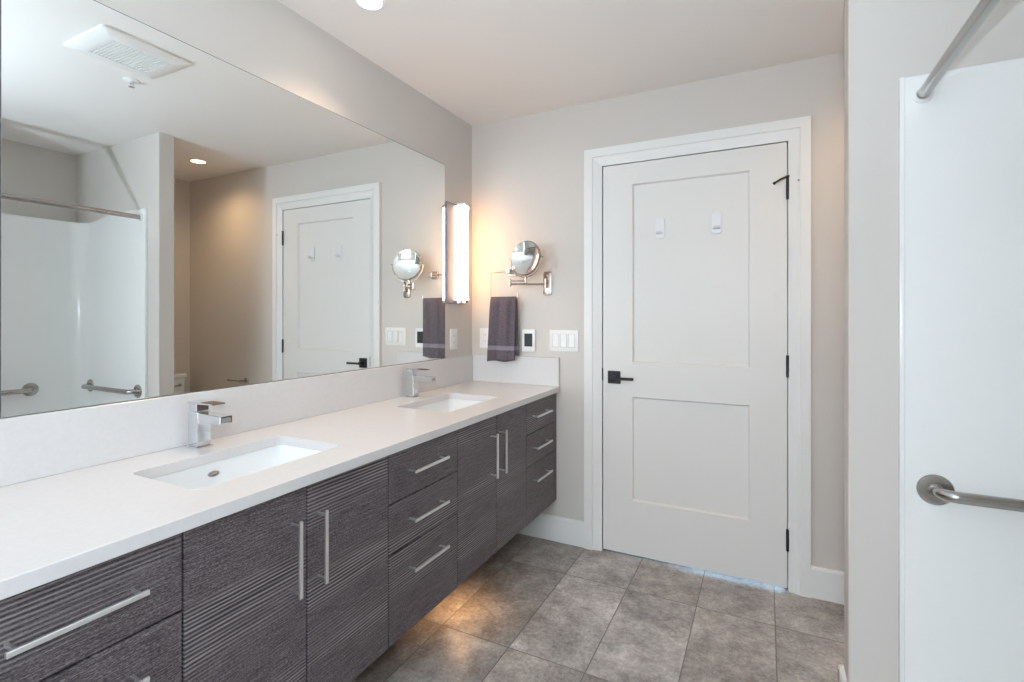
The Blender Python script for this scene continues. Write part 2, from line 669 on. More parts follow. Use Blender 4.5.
def door_slab():
    bm = BM()
    xs = [DX0, 0.970, 1.519, DX1]
    zs = [DZ0, 0.290, 0.829, 1.007, 1.931, DZ1]
    ch, dep = 0.007, 0.011
    V = {}
    for i, x in enumerate(xs):
        for j, z in enumerate(zs):
            V[i, j] = bm.verts.new((x, DY, z))
    for i in range(3):
        for j in range(5):
            q = [V[i, j], V[i + 1, j], V[i + 1, j + 1], V[i, j + 1]]
            if i == 1 and j in (1, 3):
                x0, x1, z0, z1 = xs[1], xs[2], zs[j], zs[j + 1]
                inner = [bm.verts.new(p) for p in ((x0 + ch, DY + dep, z0 + ch), (x1 - ch, DY + dep, z0 + ch), (x1 - ch, DY + dep, z1 - ch), (x0 + ch, DY + dep, z1 - ch))]
                for k in range(4):
                    bm.faces.new((q[k], q[(k + 1) % 4], inner[(k + 1) % 4], inner[k]))
                bm.faces.new(inner)
            else:
                bm.faces.new(q)
    # sides and back
    B = [bm.verts.new(p) for p in ((DX0, DY + .04, DZ0), (DX1, DY + .04, DZ0), (DX1, DY + .04, DZ1), (DX0, DY + .04, DZ1))]
    bm.faces.new(list(reversed(B)))
    bm.faces.new([V[i, 0] for i in range(4)] + [B[1], B[0]])
    bm.faces.new([V[3, j] for j in range(6)] + [B[2], B[1]])
    bm.faces.new([V[3 - i, 5] for i in range(4)] + [B[3], B[2]])
    bm.faces.new([V[0, 5 - j] for j in range(6)] + [B[0], B[3]])
    return bm


door = struct('door_1', door_slab(), M_DOOR, label='closed white two-panel shaker door with black hardware')
# handle: square rose, neck and flat lever
bm = BM()
box(bm, 0.842, 0.908, DY - .009, DY, 0.893, 0.959, 0.0015)
rose = obj('door_handle', bm, M_BLACK, door, label='square black door handle')
bm = BM()
tube(bm, [(0.875, DY - .008, 0.926), (0.875, DY - .040, 0.926)], 0.011, 20)
box(bm, 0.864, 0.985, DY - .050, DY - .039, 0.9175, 0.9315, 0.002)
obj('lever', bm, M_BLACK, rose, smooth=True)
for z0, z1 in ((0.183, 0.278), (0.972, 1.067), (1.780, 1.878)):
    bm = BM()
    tube(bm, [(DX1 + .002, DY - .004, z0), (DX1 + .002, DY - .004, z1)], 0.0065, 14)
    for k in (0.2, 0.4, 0.6, 0.8):
        zz = z0 + (z1 - z0) * k
        tube(bm, [(DX1 + .002, DY - .004, zz - .0006), (DX1 + .002, DY - .004, zz + .0006)], 0.0072, 14)
    lathe(bm, [(0.0, -.004), (.004, -.003), (.0065, 0)], (DX1 + .002, DY - .004, z0), n=14)
    lathe(bm, [(0.0065, 0), (.004, .003), (0, .004)], (DX1 + .002, DY - .004, z1), n=14)
    box(bm, DX1 - .004, DX1 + .003, DY - .002, DY + .002, z0, z1)
    obj('hinge', bm, M_BLACK, door, smooth=True, label='black door hinge')
# hinge-pin stop on the top hinge
bm = BM()
hx, hy, hz = DX1 + .002, DY - .004, 1.882
lathe(bm, [(0.009, -.003), (0.009, .003)], (hx, hy, hz), n=18)
tube(bm, [(hx, hy, hz), (hx - .026, hy - .024, hz - .014), (hx - .052, hy - .044, hz - .033)], [0.0050, 0.0050, 0.0040], 12)
tube(bm, [(hx - .050, hy - .044, hz - .032), (hx - .057, hy - .040, hz - .036)], 0.0068, 14)
tube(bm, [(hx, hy, hz), (hx + .005, hy - .004, hz)], 0.004, 12)
obj('door_stop', bm, M_BLACK, door, smooth=True, label='black hinge-pin door stop')
bm = BM()
lathe(bm, [(0.0, -.004), (0.0045, -.003), (0.0045, 0.0)], (1.7175, D - .0145, 1.857), axis=(0, 1, 0), n=14)
obj('stop_bumper', bm, M_GREY, cas, smooth=True, label='small dark bumper dot')


# adhesive hooks on the door
def hook(x, ztop, label):
    y = DY + .010
    t = thing('adhesive_hook', label, 'hook', (x, y, ztop - .115), 'white adhesive hooks on the door')
    bm = BM()
    lp = rrect(x - .0235, x + .0235, ztop - .108, ztop, .016, 6)
    plate(bm, lp, 'y', y - .006, y - .0002, .0015)
    obj('backplate', bm, M_HOOK, t, smooth=True)
    bm = BM()
    # curved hook tongue
    loops = []
    for k in range(9):
        a = -0.2 + 3.0 * k / 8
        cyv, czv = y - .018, ztop - .068
        rr = .0145
        loops.append((cyv + rr * math.cos(a + .35), czv - rr * math.sin(a + .35) * 1.15))
    pts = [(y - .005, ztop - .040)] + loops
    hw = [.017, .017, .017, .0165, .016, .0155, .015, .0145, .0135, .012]
    th = .0032
    L = []
    for i, (py, pz) in enumerate(pts):
        w2 = hw[i]
        if i == 0:
            d = Vector((pts[1][0] - py, pts[1][1] - pz))
        else:
            d = Vector((py - pts[i - 1][0], pz - pts[i - 1][1]))
        d.normalize()
        n = Vector((-d.y, d.x)) * th / 2
        L.append([(x - w2, py + n.x, pz + n.y), (x + w2, py + n.x, pz + n.y), (x + w2, py - n.x, pz - n.y), (x - w2, py - n.x, pz - n.y)])
    loft(bm, L, cap0=True, cap1=True)
    obj('hook_tongue', bm, M_HOOK, t, smooth=True, ang=50)
    return t


hook(1.107, 1.748, 'left white adhesive hook on the upper door panel, farther from the hinges')
hook(1.375, 1.752, 'right white adhesive hook on the upper door panel, nearer the hinges')

# ================================================================ VANITY
VX = 0.550           # face of fronts
CZ0, CZ1 = 0.8295, 0.8585
CB = 0.2275          # bottom of cabinets
VY0 = 0.205


def pull_vertical(name, yc, zc, L, parent):
    bm = BM()
    x1 = VX + .036
    box(bm, x1 - .007, x1, yc - .0048, yc + .0048, zc - L / 2, zc + L / 2, 0.001)
    for s in (-1, 1):
        z = zc + s * (L / 2 - .012)
        box(bm, VX - .0005, x1 - .006, yc - .003, yc + .003, z - .003, z + .003, 0.0006)
    return obj(name, bm, M_HANDLE, parent, label='satin metal bar handle')


def pull_horizontal(name, yc, zc, L, parent):
    bm = BM()
    x1 = VX + .036
    box(bm, x1 - .007, x1, yc - L / 2, yc + L / 2, zc - .0048, zc + .0048, 0.001)
    for s in (-1, 1):
        y = yc + s * (L / 2 - .012)
        box(bm, VX - .0005, x1 - .006, y - .003, y + .003, zc - .003, zc + .003, 0.0006)
    return obj(name, bm, M_HANDLE, parent, label='satin metal bar handle')


def front(name, y0, y1, z0, z1, parent):
    return obj(name, box(BM(), VX - .019, VX, y0, y1, z0, z1, 0.0012), M_WOOD, parent)


G = 0.0022


def carcass(y0, y1):
    bm = BM()
    a, b, x1 = y0 + .0005, y1 - .0005, VX - .0215
    box(bm, 0.016, x1, a, a + .016, CB + .002, CZ0 - .001)
    box(bm, 0.016, x1, b - .016, b, CB + .002, CZ0 - .001)
    box(bm, 0.016, x1, a + .016, b - .016, CB + .002, CB + .018)
    box(bm, 0.016, 0.024, a + .016, b - .016, CB + .018, CZ0 - .001)
    box(bm, x1 - .016, x1, a + .016, b - .016, CZ0 - .021, CZ0 - .001)
    return bm


def drawer_stack(y0, y1, label, hl=0.194, hofs=0.0):
    t = thing('drawer_cabinet', label, 'cabinet', (0.28, (y0 + y1) / 2, CB), 'dark wall-hung vanity cabinets')
    obj('body', carcass(y0, y1), M_BOX, t)
    for (z0, z1, hz) in ((0.6690, 0.8245, 0.750), (0.5110, 0.6645, 0.592), (CB, 0.5065, 0.433)):
        f = front('drawer', y0 + G, y1 - G, z0, z1, t)
        pull_horizontal('handle', (y0 + y1) / 2 + hofs, hz, hl, f)
    return t


def door_pair(y0, ym, y1, h1, h2, label, bot):
    t = thing('sink_cabinet', label, 'cabinet', (0.28, (y0 + y1) / 2, CB), 'dark wall-hung vanity cabinets')
    obj('body', carcass(y0, y1), M_BOX, t)
    f = front('door', y0 + G, ym - G, bot, 0.8245, t)
    pull_vertical('handle', h1, 0.661, .187, f)
    f = front('door', ym + G, y1 - G, bot, 0.8245, t)
    pull_vertical('handle', h2, 0.661, .187, f)
    return t


drawer_stack(0.245, 0.595, 'dark ribbed three-drawer cabinet nearest the camera, left of the nearer sink doors')
door_pair(0.595, 0.897, 1.204, 0.851, 0.930, 'dark ribbed two-door cabinet under the nearer sink', 0.2275)
drawer_stack(1.204, 1.593, 'dark three-drawer cabinet between the two pairs of sink cabinet doors', hofs=-0.008)
door_pair(1.593, 1.900, 2.200, 1.848, 1.928, 'dark two-door cabinet under the farther sink', 0.231)
drawer_stack(2.200, 2.5555, 'dark three-drawer cabinet at the far end beside the door wall', hofs=-0.018)
bm = box(BM(), 0.02, VX - .001, 2.5565, D - .001, CB, CZ0 - .001)
o = obj('filler_panel', bm, M_WOOD)
tag(o, 'narrow dark filler strip between the farthest drawer cabinet and the wall', 'filler panel')
bm = box(BM(), 0.016, VX, VY0, 0.2445, CB, CZ0 - .001)
o = obj('end_panel', bm, M_WOOD)
tag(o, 'dark end panel of the vanity at the near left of the drawer cabinet', 'panel')

# under-cabinet puck light
t = thing('puck_light', 'small warm round puck light under the vanity cabinets', 'light', (0.43, 1.80, CB - .012))
obj('housing', lathe(BM(), [(0.034, 0.013), (0.036, 0.002), (0.033, 0.0), (0.029, 0.0), (0.029, 0.004), (0.0, 0.004)], (0.43, 1.80, CB - .012), n=28), M_STEEL, t, smooth=True)
obj('lens', lathe(BM(), [(0.028, 0.0035), (0.028, 0.0015), (0.0, 0.001)], (0.43, 1.80, CB - .012), n=28), M_PUCK, t, smooth=True)
lamp('puck_glow', 'SPOT', (0.43, 1.80, CB - .016), 3.8, (1.0, 0.55, 0.24), spot_size=R(150), spot_blend=1.0, shadow_soft_size=.025)

# ---- countertop with two sink cut-outs
SINKS = [(0.165, 0.440, 0.688, 1.124), (0.160, 0.437, 1.703, 2.130)]
CX = 0.571


def countertop():
    bm = BM()

    def ring(pts, z):
        vs = [bm.verts.new((x, y, z)) for x, y in pts]
        return vs
    outer = [(0.0005, VY0), (CX, VY0), (CX, D - .0005), (0.0005, D - .0005)]
    loops = [outer] + [rrect(*s, .022, 5) for s in SINKS]
    tops, bots = [], []
    for z, store in ((CZ1, tops), (CZ0, bots)):
        edges = []
        for l in loops:
            vs = ring(l, z)
            store.append(vs)
            for a, b in zip(vs, vs[1:] + vs[:1]):
                edges.append(bm.edges.new((a, b)))
        bmesh.ops.triangle_fill(bm, use_beauty=True, use_dissolve=False, edges=edges)
    for a, b in zip(tops, bots):
        n = len(a)
        for k in range(n):
            bm.faces.new((a[k], a[(k + 1) % n], b[(k + 1) % n], b[k]))
    return bm


o = obj('countertop', countertop(), M_QUARTZ)
tag(o, 'long white quartz countertop over the dark vanity cabinets', 'countertop')
bv = o.modifiers.new('bevel', 'BEVEL')
bv.width = 0.0018
bv.segments = 2
bv.limit_method = 'ANGLE'
bv.angle_limit = R(50)
o = obj('backsplash', box(BM(), 0.0008, 0.018, VY0, D - .0008, CZ1 + .0003, 1.0135, 0.0012), M_QUARTZ)
tag(o, 'long white quartz backsplash under the large mirror', 'backsplash')
o = obj('side_splash', box(BM(), 0.0188, 0.5695, D - .019, D - .0008, CZ1 + .0003, 1.0165, 0.0012), M_QUARTZ)
tag(o, 'short white side splash on the far wall under the towel', 'backsplash')


# ---- sinks
def sink(s, label):
    x0, x1, y0, y1 = s
    xc, yc = (x0 + x1) / 2, (y0 + y1) / 2
    zt = CZ0 - .0006
    t = thing('undermount_sink', label, 'sink', (xc, yc, zt - .15))
    def L(off, r, z):
        return [(x, y, z) for x, y in rrect(x0 + off, x1 - off, y0 + off, y1 - off, r, 6)]
    inner = [(-.005, .026, 0), (-.005, .026, -.004), (-.002, .028, -.05), (0.004, .032, -.09), (0.012, .036, -.112), (0.03, .04, -.124), (0.07, .045, -.130), (0.115, .018, -.133)]
    outer = [(0.10, .02, -.146), (0.03, .045, -.140), (-0.002, .045, -.122), (-.011, .04, -.09), (-.013, .04, -.012), (-.0285, .05, -.011), (-.0285, .05, 0)]
    loops = [L(o_, r, zt + z) for o_, r, z in outer] + [L(o_, r, zt + z) for o_, r, z in inner]
    bm = BM()
    loft(bm, loops, cap0=True, cap1=True)
    obj('bowl', bm, M_CERAM, t, smooth=True, ang=60)
    bm = BM()
    lathe(bm, [(0.0, 0.003), (0.012, 0.004), (0.019, 0.002), (0.0195, -.004), (0.0, -.004)], (xc, yc, zt - .1325), n=28)
    obj('drain', bm, M_CHROME, t, smooth=True)
    # overflow ring on the back wall
    bm = BM()
    c = Vector((x0 + .0012, yc - .004, zt - .033))
    n = 28
    loops = []
    for (a, b, h) in ((.0165, .0075, -.006), (.0165, .0075, .0008), (.0145, .006, .0014), (.0115, .0042, .0008), (.0115, .0042, -.001)):
        loops.append([c + Vector((h, a * math.cos(2 * PI * k / n), b * math.sin(2 * PI * k / n))) for k in range(n)])
    loft(bm, loops, cap0=True, cap1=True)
    obj('overflow_ring', bm, M_STEEL, t, smooth=True, label='oval metal overflow ring')
    return t


sink(SINKS[0], 'nearer white rectangular undermount sink in the countertop')
sink(SINKS[1], 'farther white rectangular undermount sink in the countertop')


# ---- faucets
def faucet(yc, label):
    z0 = CZ1 + .0003
    xb0, xb1 = 0.041, 0.089
    t = thing('sink_faucet', label, 'faucet', ((xb0 + xb1) / 2, yc, z0), 'square chrome sink faucets')
    hw = .0205
    obj('base_flange', box(BM(), xb0 - .005, xb1 + .005, yc - hw - .005, yc + hw + .005, z0, z0 + .004, .001), M_CHROME, t)
    bm = box(BM(), xb0, xb1, yc - hw, yc + hw, z0 + .004, z0 + .1065, .0025, 2)
    obj('body', bm, M_CHROME, t)
    bm = BM()
    # tapering spout
    L = []
    for x, za, zb in ((xb1 - .004, .074, .1055), (0.140, .077, .1040), (0.193, .080, .1025)):
        L.append([(x, yc - .0185, z0 + za), (x, yc + .0185, z0 + za), (x, yc + .0185, z0 + zb), (x, yc - .0185, z0 + zb)])
    loft(bm, L, cap0=True, cap1=True)
    bmesh.ops.recalc_face_normals(bm, faces=bm.faces)
    bmesh.ops.bevel(bm, geom=[e for e in bm.edges], offset=.0012, segments=1, affect='EDGES')
    sp_ = obj('spout', bm, M_CHROME, t)
    obj('aerator', box(BM(), 0.1920, 0.1938, yc - .0135, yc + .0135, z0 + .0855, z0 + .0975, .0005), M_GREY, sp_, label='dark spout outlet')
    # cartridge neck and lever
    bm = box(BM(), xb0 + .0015, xb1 - .006, yc - hw + .002, yc + hw - .002, z0 + .108, z0 + .130, .002, 2)
    bm2 = BM()
    L = []
    for x, za, zb in ((xb0 + .000, .130, .1365), (0.085, .1305, .1370), (0.158, .1325, .1355)):
        L.append([(x, yc - .020, z0 + za), (x, yc + .020, z0 + za), (x, yc + .020, z0 + zb), (x, yc - .020, z0 + zb)])
    loft(bm2, L, cap0=True, cap1=True)
    merge(bm, bm2)
    obj('lever_handle', bm, M_CHROME, t)
    return t


faucet(0.921, 'nearer chrome square single-lever faucet behind the nearer sink')
faucet(1.938, 'farther chrome square single-lever faucet behind the farther sink')

# ================================================================ LARGE MIRROR
MY0, MY1, MZ0, MZ1 = 0.5015, 2.305, 1.0145, 2.083
t = thing('wall_mirror', 'large frameless rectangular mirror on the left wall above the backsplash', 'mirror', (0.0, (MY0 + MY1) / 2, MZ0))
obj('backing', box(BM(), 0.0004, 0.0042, MY0 - .0012, MY1 + .0012, MZ0 - .0008, MZ1 + .0012), M_EDGE, t)
obj('glass', box(BM(), 0.0043, 0.0052, MY0 + .0012, MY1 - .0012, MZ0 + .0014, MZ1 - .0012), M_MIRROR, t)

# ================================================================ VANITY WALL LIGHT
t = thing('vanity_light', 'tall lit white vanity light with chrome backplate in the corner beside the mirror', 'wall light', (0.0, 2.41, 1.318))
bm = BM()
plate(bm, rrect(2.312, 2.500, 1.316, 1.884, .006, 3), 'x', 0.0006, 0.014, .004)
obj('backplate', bm, M_PLATE, t, smooth=True)
bm = BM()
prof = [(0.014, 2.383), (0.068, 2.383), (0.080, 2.390), (0.082, 2.406), (0.080, 2.424), (0.068, 2.432), (0.014, 2.432)]
plate(bm, prof, 'z', 1.338, 1.866)
obj('glass_shade', bm, M_GLOW, t, smooth=True, label='lit opal glass shade')
for z0, z1 in ((1.322, 1.337), (1.867, 1.880)):
    bm = BM()
    pr = [(0.014, 2.380), (0.070, 2.380), (0.083, 2.389), (0.0855, 2.406), (0.083, 2.426), (0.070, 2.435), (0.014, 2.435)]
    plate(bm, pr, 'z', z0, z1)
    zc_ = z1 if z0 < 1.5 else z0
    box(bm, 0.078, 0.0865, 2.424, 2.436, min(zc_ - .004, zc_ + (.02 if z0 < 1.5 else -.02)), max(zc_ + .004, zc_ + (.02 if z0 < 1.5 else -.02)), .0008)
    obj('end_cap', bm, M_CHROME, t, smooth=True)


# ================================================================ WALL PLATES
def outlet(name, cx_, cz_, wall, label):
    """decora outlet plate, wall 'left' (x=0) or 'far' (y=D)"""
    t = thing(name, label, 'outlet', (0.0, cx_, cz_ - .06) if wall == 'left' else (cx_, D, cz_ - .06))
    ax = 'x' if wall == 'left' else 'y'
    s = 1 if wall == 'left' else -1
    b0 = 0.0 if wall == 'left' else D
    w2 = .036
    bm = BM()
    plate(bm, rrect(cx_ - w2, cx_ + w2, cz_ - .0585, cz_ + .0585, .004, 3), ax, b0 + s * .0004, b0 + s * .0055, .0015)
    obj('cover_plate', bm, M_PLASTIC, t, smooth=True)
    bm = BM()
    plate(bm, rrect(cx_ - .0165, cx_ + .0165, cz_ - .0335, cz_ + .0335, .003, 3), ax, b0 + s * .005, b0 + s * .0075, .001)
    ins = obj('insert', bm, M_PLASTIC, t, smooth=True)
    for dz in (-.019, .019):
        for dy in (-.006, .006):
            bm = BM()
            c0, c1 = sorted((b0 + s * .0070, b0 + s * .0078))
            if wall == 'left':
                box(bm, c0, c1, cx_ + dy - .001, cx_ + dy + .001, cz_ + dz - .004, cz_ + dz + .004)
            else:
                box(bm, cx_ + dy - .001, cx_ + dy + .001, c0, c1, cz_ + dz - .004, cz_ + dz + .004)
            obj('slot', bm, M_GREY, ins, label='dark outlet slot')
    c0, c1 = sorted((b0 + s * .0070, b0 + s * .0085))
    bm = BM()
    if wall == 'left':
        box(bm, c0, c1, cx_ - .006, cx_ + .006, cz_ - .003, cz_ + .003, .0005)
    else:
        box(bm, cx_ - .006, cx_ + .006, c0, c1, cz_ - .003, cz_ + .003, .0005)
    obj('reset_button', bm, M_PLASTIC, ins)
    return t


outlet('wall_outlet', 2.394, 1.116, 'left', 'white outlet on the left wall between the mirror and the corner')
outlet('wall_outlet', 0.094, 1.116, 'far', 'white outlet on the far wall, half hidden behind the grey towel')

# three-gang switch
t = thing('light_switch', 'white three-gang rocker switch plate beside the door casing', 'light switch', (0.5935, D, 1.053))
bm = BM()
plate(bm, rrect(0.509, 0.678, 1.053, 1.171, .004, 3), 'y', D - .0058, D - .0004, .0018)
obj('cover_plate', bm, M_PLASTIC, t, smooth=True)
for k, xc in enumerate((0.5475, 0.5935, 0.6395)):
    bm = BM()
    tilt = (0.0, .0035, .0035)[k]
    L = []
    for z, d in ((1.0785, .0065 + tilt), (1.110, .0068), (1.1455, .0085 if k == 0 else .0070)):
        L.append([(xc - .0165, D - .004, z), (xc + .0165, D - .004, z), (xc + .0165, D - d, z), (xc - .0165, D - d, z)])
    loft(bm, L, cap0=True, cap1=True)
    obj('rocker', bm, M_PLASTIC, t)
    # shade in the gap around each rocker is coloured onto a slim frame
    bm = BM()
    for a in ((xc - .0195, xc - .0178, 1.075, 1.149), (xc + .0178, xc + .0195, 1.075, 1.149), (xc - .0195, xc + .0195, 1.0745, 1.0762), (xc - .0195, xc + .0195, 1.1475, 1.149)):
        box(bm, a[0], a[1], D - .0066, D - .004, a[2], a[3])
    obj('rocker_gap_shade', bm, M_GAP, t)

# thermostat
t = thing('thermostat', 'small white thermostat with dark screen right of the towel', 'thermostat', (0.383, D, 1.044))
bm = BM()
plate(bm, rrect(0.3435, 0.4235, 1.045, 1.171, .005, 3), 'y', D - .016, D - .0004, .002)
obj('housing', bm, M_PLASTIC, t, smooth=True)
obj('screen', box(BM(), 0.3585, 0.4085, D - .0168, D - .0155, 1.074, 1.148, .0004), M_SCREEN, t, label='dark thermostat screen')

# ================================================================ TOWEL RING + TOWEL
TY = D - 0.055
t = thing('towel_ring', 'square satin metal towel ring on the far wall holding the grey towel', 'towel ring', (0.278, D, 1.35))
bm = BM()
box(bm, 0.252, 0.300, D - .010, D - .0004, 1.478, 1.526, .0015)
box(bm, 0.262, 0.290, D - .064, D - .008, 1.488, 1.516, .002)
obj('mounting_post', bm, M_NICKEL, t)
bm = BM()
r_ = .0042
pts = [(0.276, TY, 1.500), (0.168, TY, 1.500)] + arc((0.168, TY, 1.492), .008, PI / 2, PI, (1, 0, 0), (0, 0, 1), 4)[1:] \
    + [(0.160, TY, 1.356)] + arc((0.168, TY, 1.356), .008, PI, 1.5 * PI, (1, 0, 0), (0, 0, 1), 4)[1:] \
    + [(0.328, TY, 1.348)] + arc((0.328, TY, 1.356), .008, 1.5 * PI, 2 * PI, (1, 0, 0), (0, 0, 1), 4)[1:] + [(0.336, TY, 1.374)]
tube(bm, pts, r_, 12)
obj('ring', bm, M_NICKEL, t, smooth=True, ang=60)


def towel():
    bm = BM()
    nu, nv = 60, 46
    zt = 1.3485
    rows = []
    rnd = random.Random(4)
    # path coordinate: back hem -> bar -> front hem
    Lb, Lf = zt - 1.014, zt - 0.992
    ss = []
    for j in range(nv + 1):
        ss.append(-1 + 2 * j / nv)
    for s in ss:
        row = []
        if s < 0:
            d = -s * Lb
        else:
            d = s * Lf
        drop = d
        side = -1 if s > 0 else 1      # front is towards -y
        for i in range(nu + 1):
            u = i / nu
            ug = u - .5
            f = min(1.0, drop / .34)
            width = 0.160 + 0.014 * f + (0.0 if s > 0 else 0.002)
            xc = 0.2465 - 0.0110 * f + (0.010 if s < 0 else 0.0) * f
            x = xc + ug * width
            # gathered folds, strong near the bar, softening down
            fold = math.sin(u * 2 * PI * 1.9 + 0.2 + d * 1.5 + (0.8 if s < 0 else 0)) * .0075 + math.sin(u * 2 * PI * 4.3 + 1.1 + d * 4) * .0016
            fold *= (0.55 + 0.45 * math.exp(-drop * 7))
            gap = .0085 + .006 * f
            if drop < .012:
                a = drop / .012
                y = TY + side * gap * a
                z = zt + .0065 * (1 - a * a)
            else:
                y = TY + side * (gap + fold * min(1, drop / .05))
                z = zt - drop + .012 * 0.3
            if s > 0:
                z += (-.012 * (1 - u)) * f + 0.004 * math.sin(u * 7) * f
            else:
                z += (.006 * u) * f
            row.append(bm.verts.new((x, y, z)))
        rows.append(row)
    for a, b in zip(rows, rows[1:]):
        for i in range(nu):
            bm.faces.new((a[i], a[i + 1], b[i + 1], b[i]))
    return bm


o = obj('hand_towel', towel(), M_TOWEL, smooth=True, ang=80)
tag(o, 'dark grey folded hand towel hanging from the towel ring', 'towel')
sm = o.modifiers.new('solid', 'SOLIDIFY')
sm.thickness = .007
sm.offset = 0

# ================================================================ MAGNIFYING MIRROR
t = thing('makeup_mirror', 'round magnifying mirror on a satin swing arm above the towel', 'mirror', (0.4975, D, 1.364))
bm = BM()
plate(bm, rrect(0.4725, 0.5225, 1.364, 1.496, .013, 5), 'y', D - .012, D - .0004, .002)
for z in (1.382, 1.478):
    lathe(bm, [(.006, 0), (.005, .003), (0, .0035)], (0.4975, D - .0115, z), axis=(0, -1, 0), n=14)
wp = obj('wall_plate', bm, M_NICKEL, t, smooth=True)
bm = BM()
A = Vector((0.4975, D - .034, 1.428))
J = Vector((0.335, 2.447, 1.428))
C = Vector((0.411, 2.487, 1.565))
box(bm, A.x - .006, A.x + .006, D - .034, D - .010, 1.405, 1.451, .001)
tube(bm, [A - Vector((0, 0, .026)), A + Vector((0, 0, .026))], .0075, 18)
obj('hinge_barrel', bm, M_NICKEL, t, smooth=True)
bm = BM()
tube(bm, [A + Vector((0, 0, -.004)), J + Vector((0, 0, -.006))], .0055, 14)
obj('arm', bm, M_NICKEL, t, smooth=True)
bm = BM()
tube(bm, [J - Vector((0, 0, .020)), J + Vector((0, 0, .022))], .0075, 16)
obj('arm_joint', bm, M_NICKEL, t, smooth=True)
S = Vector((C.x, C.y, 1.440))
bm = BM()
tube(bm, [J + Vector((0, 0, .012)), S], .0048, 14)
obj('arm', bm, M_NICKEL, t, smooth=True)
bm = BM()
tube(bm, [S - Vector((0, 0, .010)), S + Vector((0, 0, .020))], .0068, 16)
# yoke: U arc below the head
a_ = R(-12)
hx_ = Vector((math.cos(a_), math.sin(a_), 0))
nrm = Vector((math.sin(a_), -math.cos(a_), 0))
vz = Vector((0, 0, 1))
tube(bm, arc(C, .1055, PI + 0.0, 2 * PI, hx_, vz, 28), .003, 10)
for s in (-1, 1):
    tube(bm, [C + hx_ * s * .098, C + hx_ * s * .114], .0045, 12)
obj('yoke', bm, M_NICKEL, t, smooth=True)
til = R(-8)
nrm2 = (nrm * math.cos(til) + vz * math.sin(-til)).normalized()
bm = lathe(BM(), [(.0915, .010), (.0945, .0105), (.0965, .008), (.0975, .0), (.0965, -.008), (.0945, -.0105), (.0915, -.010)], C, axis=nrm2, n=64, caps=False)
obj('rim', bm, M_NICKEL, t, smooth=True, ang=60)
# concave magnifying face and flat rear face
bm = BM()
prof = []
Rc = 0.32
for k in range(13):
    r = .0918 * k / 12
    prof.append((r, .0098 - (.0918 ** 2 - r ** 2) / (2 * Rc)))
lathe(bm, list(reversed(prof)), C, axis=nrm2, n=64, caps=False)
obj('magnifying_glass', bm, M_MIRROR2, t, smooth=True, ang=80)
bm = lathe(BM(), [(.0918, -.0095), (.0918, -.0102), (0.0, -.0102)], C, axis=nrm2, n=64)
obj('rear_glass', bm, M_MIRROR2, t, smooth=True)

# ================================================================ CEILING FIXTURES
def downlight(x, y, r, lensmat, energy, color, label, blend=1.0, spread=118):
    t = thing('downlight', label, 'ceiling light', (x, y, H - .004), 'recessed ceiling downlights')
    obj('trim_ring', lathe(BM(), [(r + .016, 0.0035), (r + .016, .001), (r + .004, -.003), (r, -.002), (r - .002, .003), (r + .010, .0036)], (x, y, H - .004), n=48), M_TRIM, t, smooth=True)
    obj('lens', lathe(BM(), [(r, .0028), (r, .0005), (0, .0)], (x, y, H - .004), n=48), lensmat, t, smooth=True)
    lamp('downlight_glow', 'SPOT', (x, y, H - .02), energy, color, rot=(0, 0, 0), spot_size=R(spread), spot_blend=blend, shadow_soft_size=r * .9)
    return t


downlight(0.300, 1.395, .044, M_CAN, 30.0, WARM2, 'lit recessed downlight in the ceiling above the vanity')
downlight(2.186, 2.273, .048, M_CAN2, 19.5, WARM, 'lit recessed downlight in the ceiling of the toilet alcove', spread=150)

# exhaust fan
t = thing('exhaust_fan', 'white square exhaust fan cover with slatted grille on the ceiling', 'ceiling vent', (0.90, 1.20, H - .03))
FX0, FX1, FY0, FY1 = 0.742, 1.066, 1.030, 1.376
GX0, GX1, GY0, GY1 = 0.797, 0.988, 1.086, 1.310
bm = BM()
zb = H - .024
o0 = rrect(FX0, FX1, FY0, FY1, .012, 3)
o1 = rrect(FX0 + .006, FX1 - .006, FY0 + .006, FY1 - .006, .012, 3)
o2 = rrect(FX0 + .036, FX1 - .052, FY0 + .040, FY1 - .042, .010, 3)
o3 = rrect(GX0, GX1, GY0, GY1, .004, 3)
loft(bm, [[(x, y, H - .0006) for x, y in o0], [(x, y, H - .010) for x, y in o0], [(x, y, H - .013) for x, y in o1],
          [(x, y, zb) for x, y in o2], [(x, y, zb) for x, y in o3], [(x, y, zb + .014) for x, y in o3]], cap0=True, cap1=True)
obj('cover', bm, M_PLASTIC, t, smooth=True, ang=20)
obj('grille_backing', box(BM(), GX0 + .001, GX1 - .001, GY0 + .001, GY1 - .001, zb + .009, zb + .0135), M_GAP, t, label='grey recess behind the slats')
for k in range(17):
    y = GY0 + (k + .5) * (GY1 - GY0) / 17
    obj('slat', box(BM(), GX0 + .0005, GX1 - .0005, y - .0044, y + .0044, zb + .0006, zb + .006, .0006), M_PLASTIC, t)

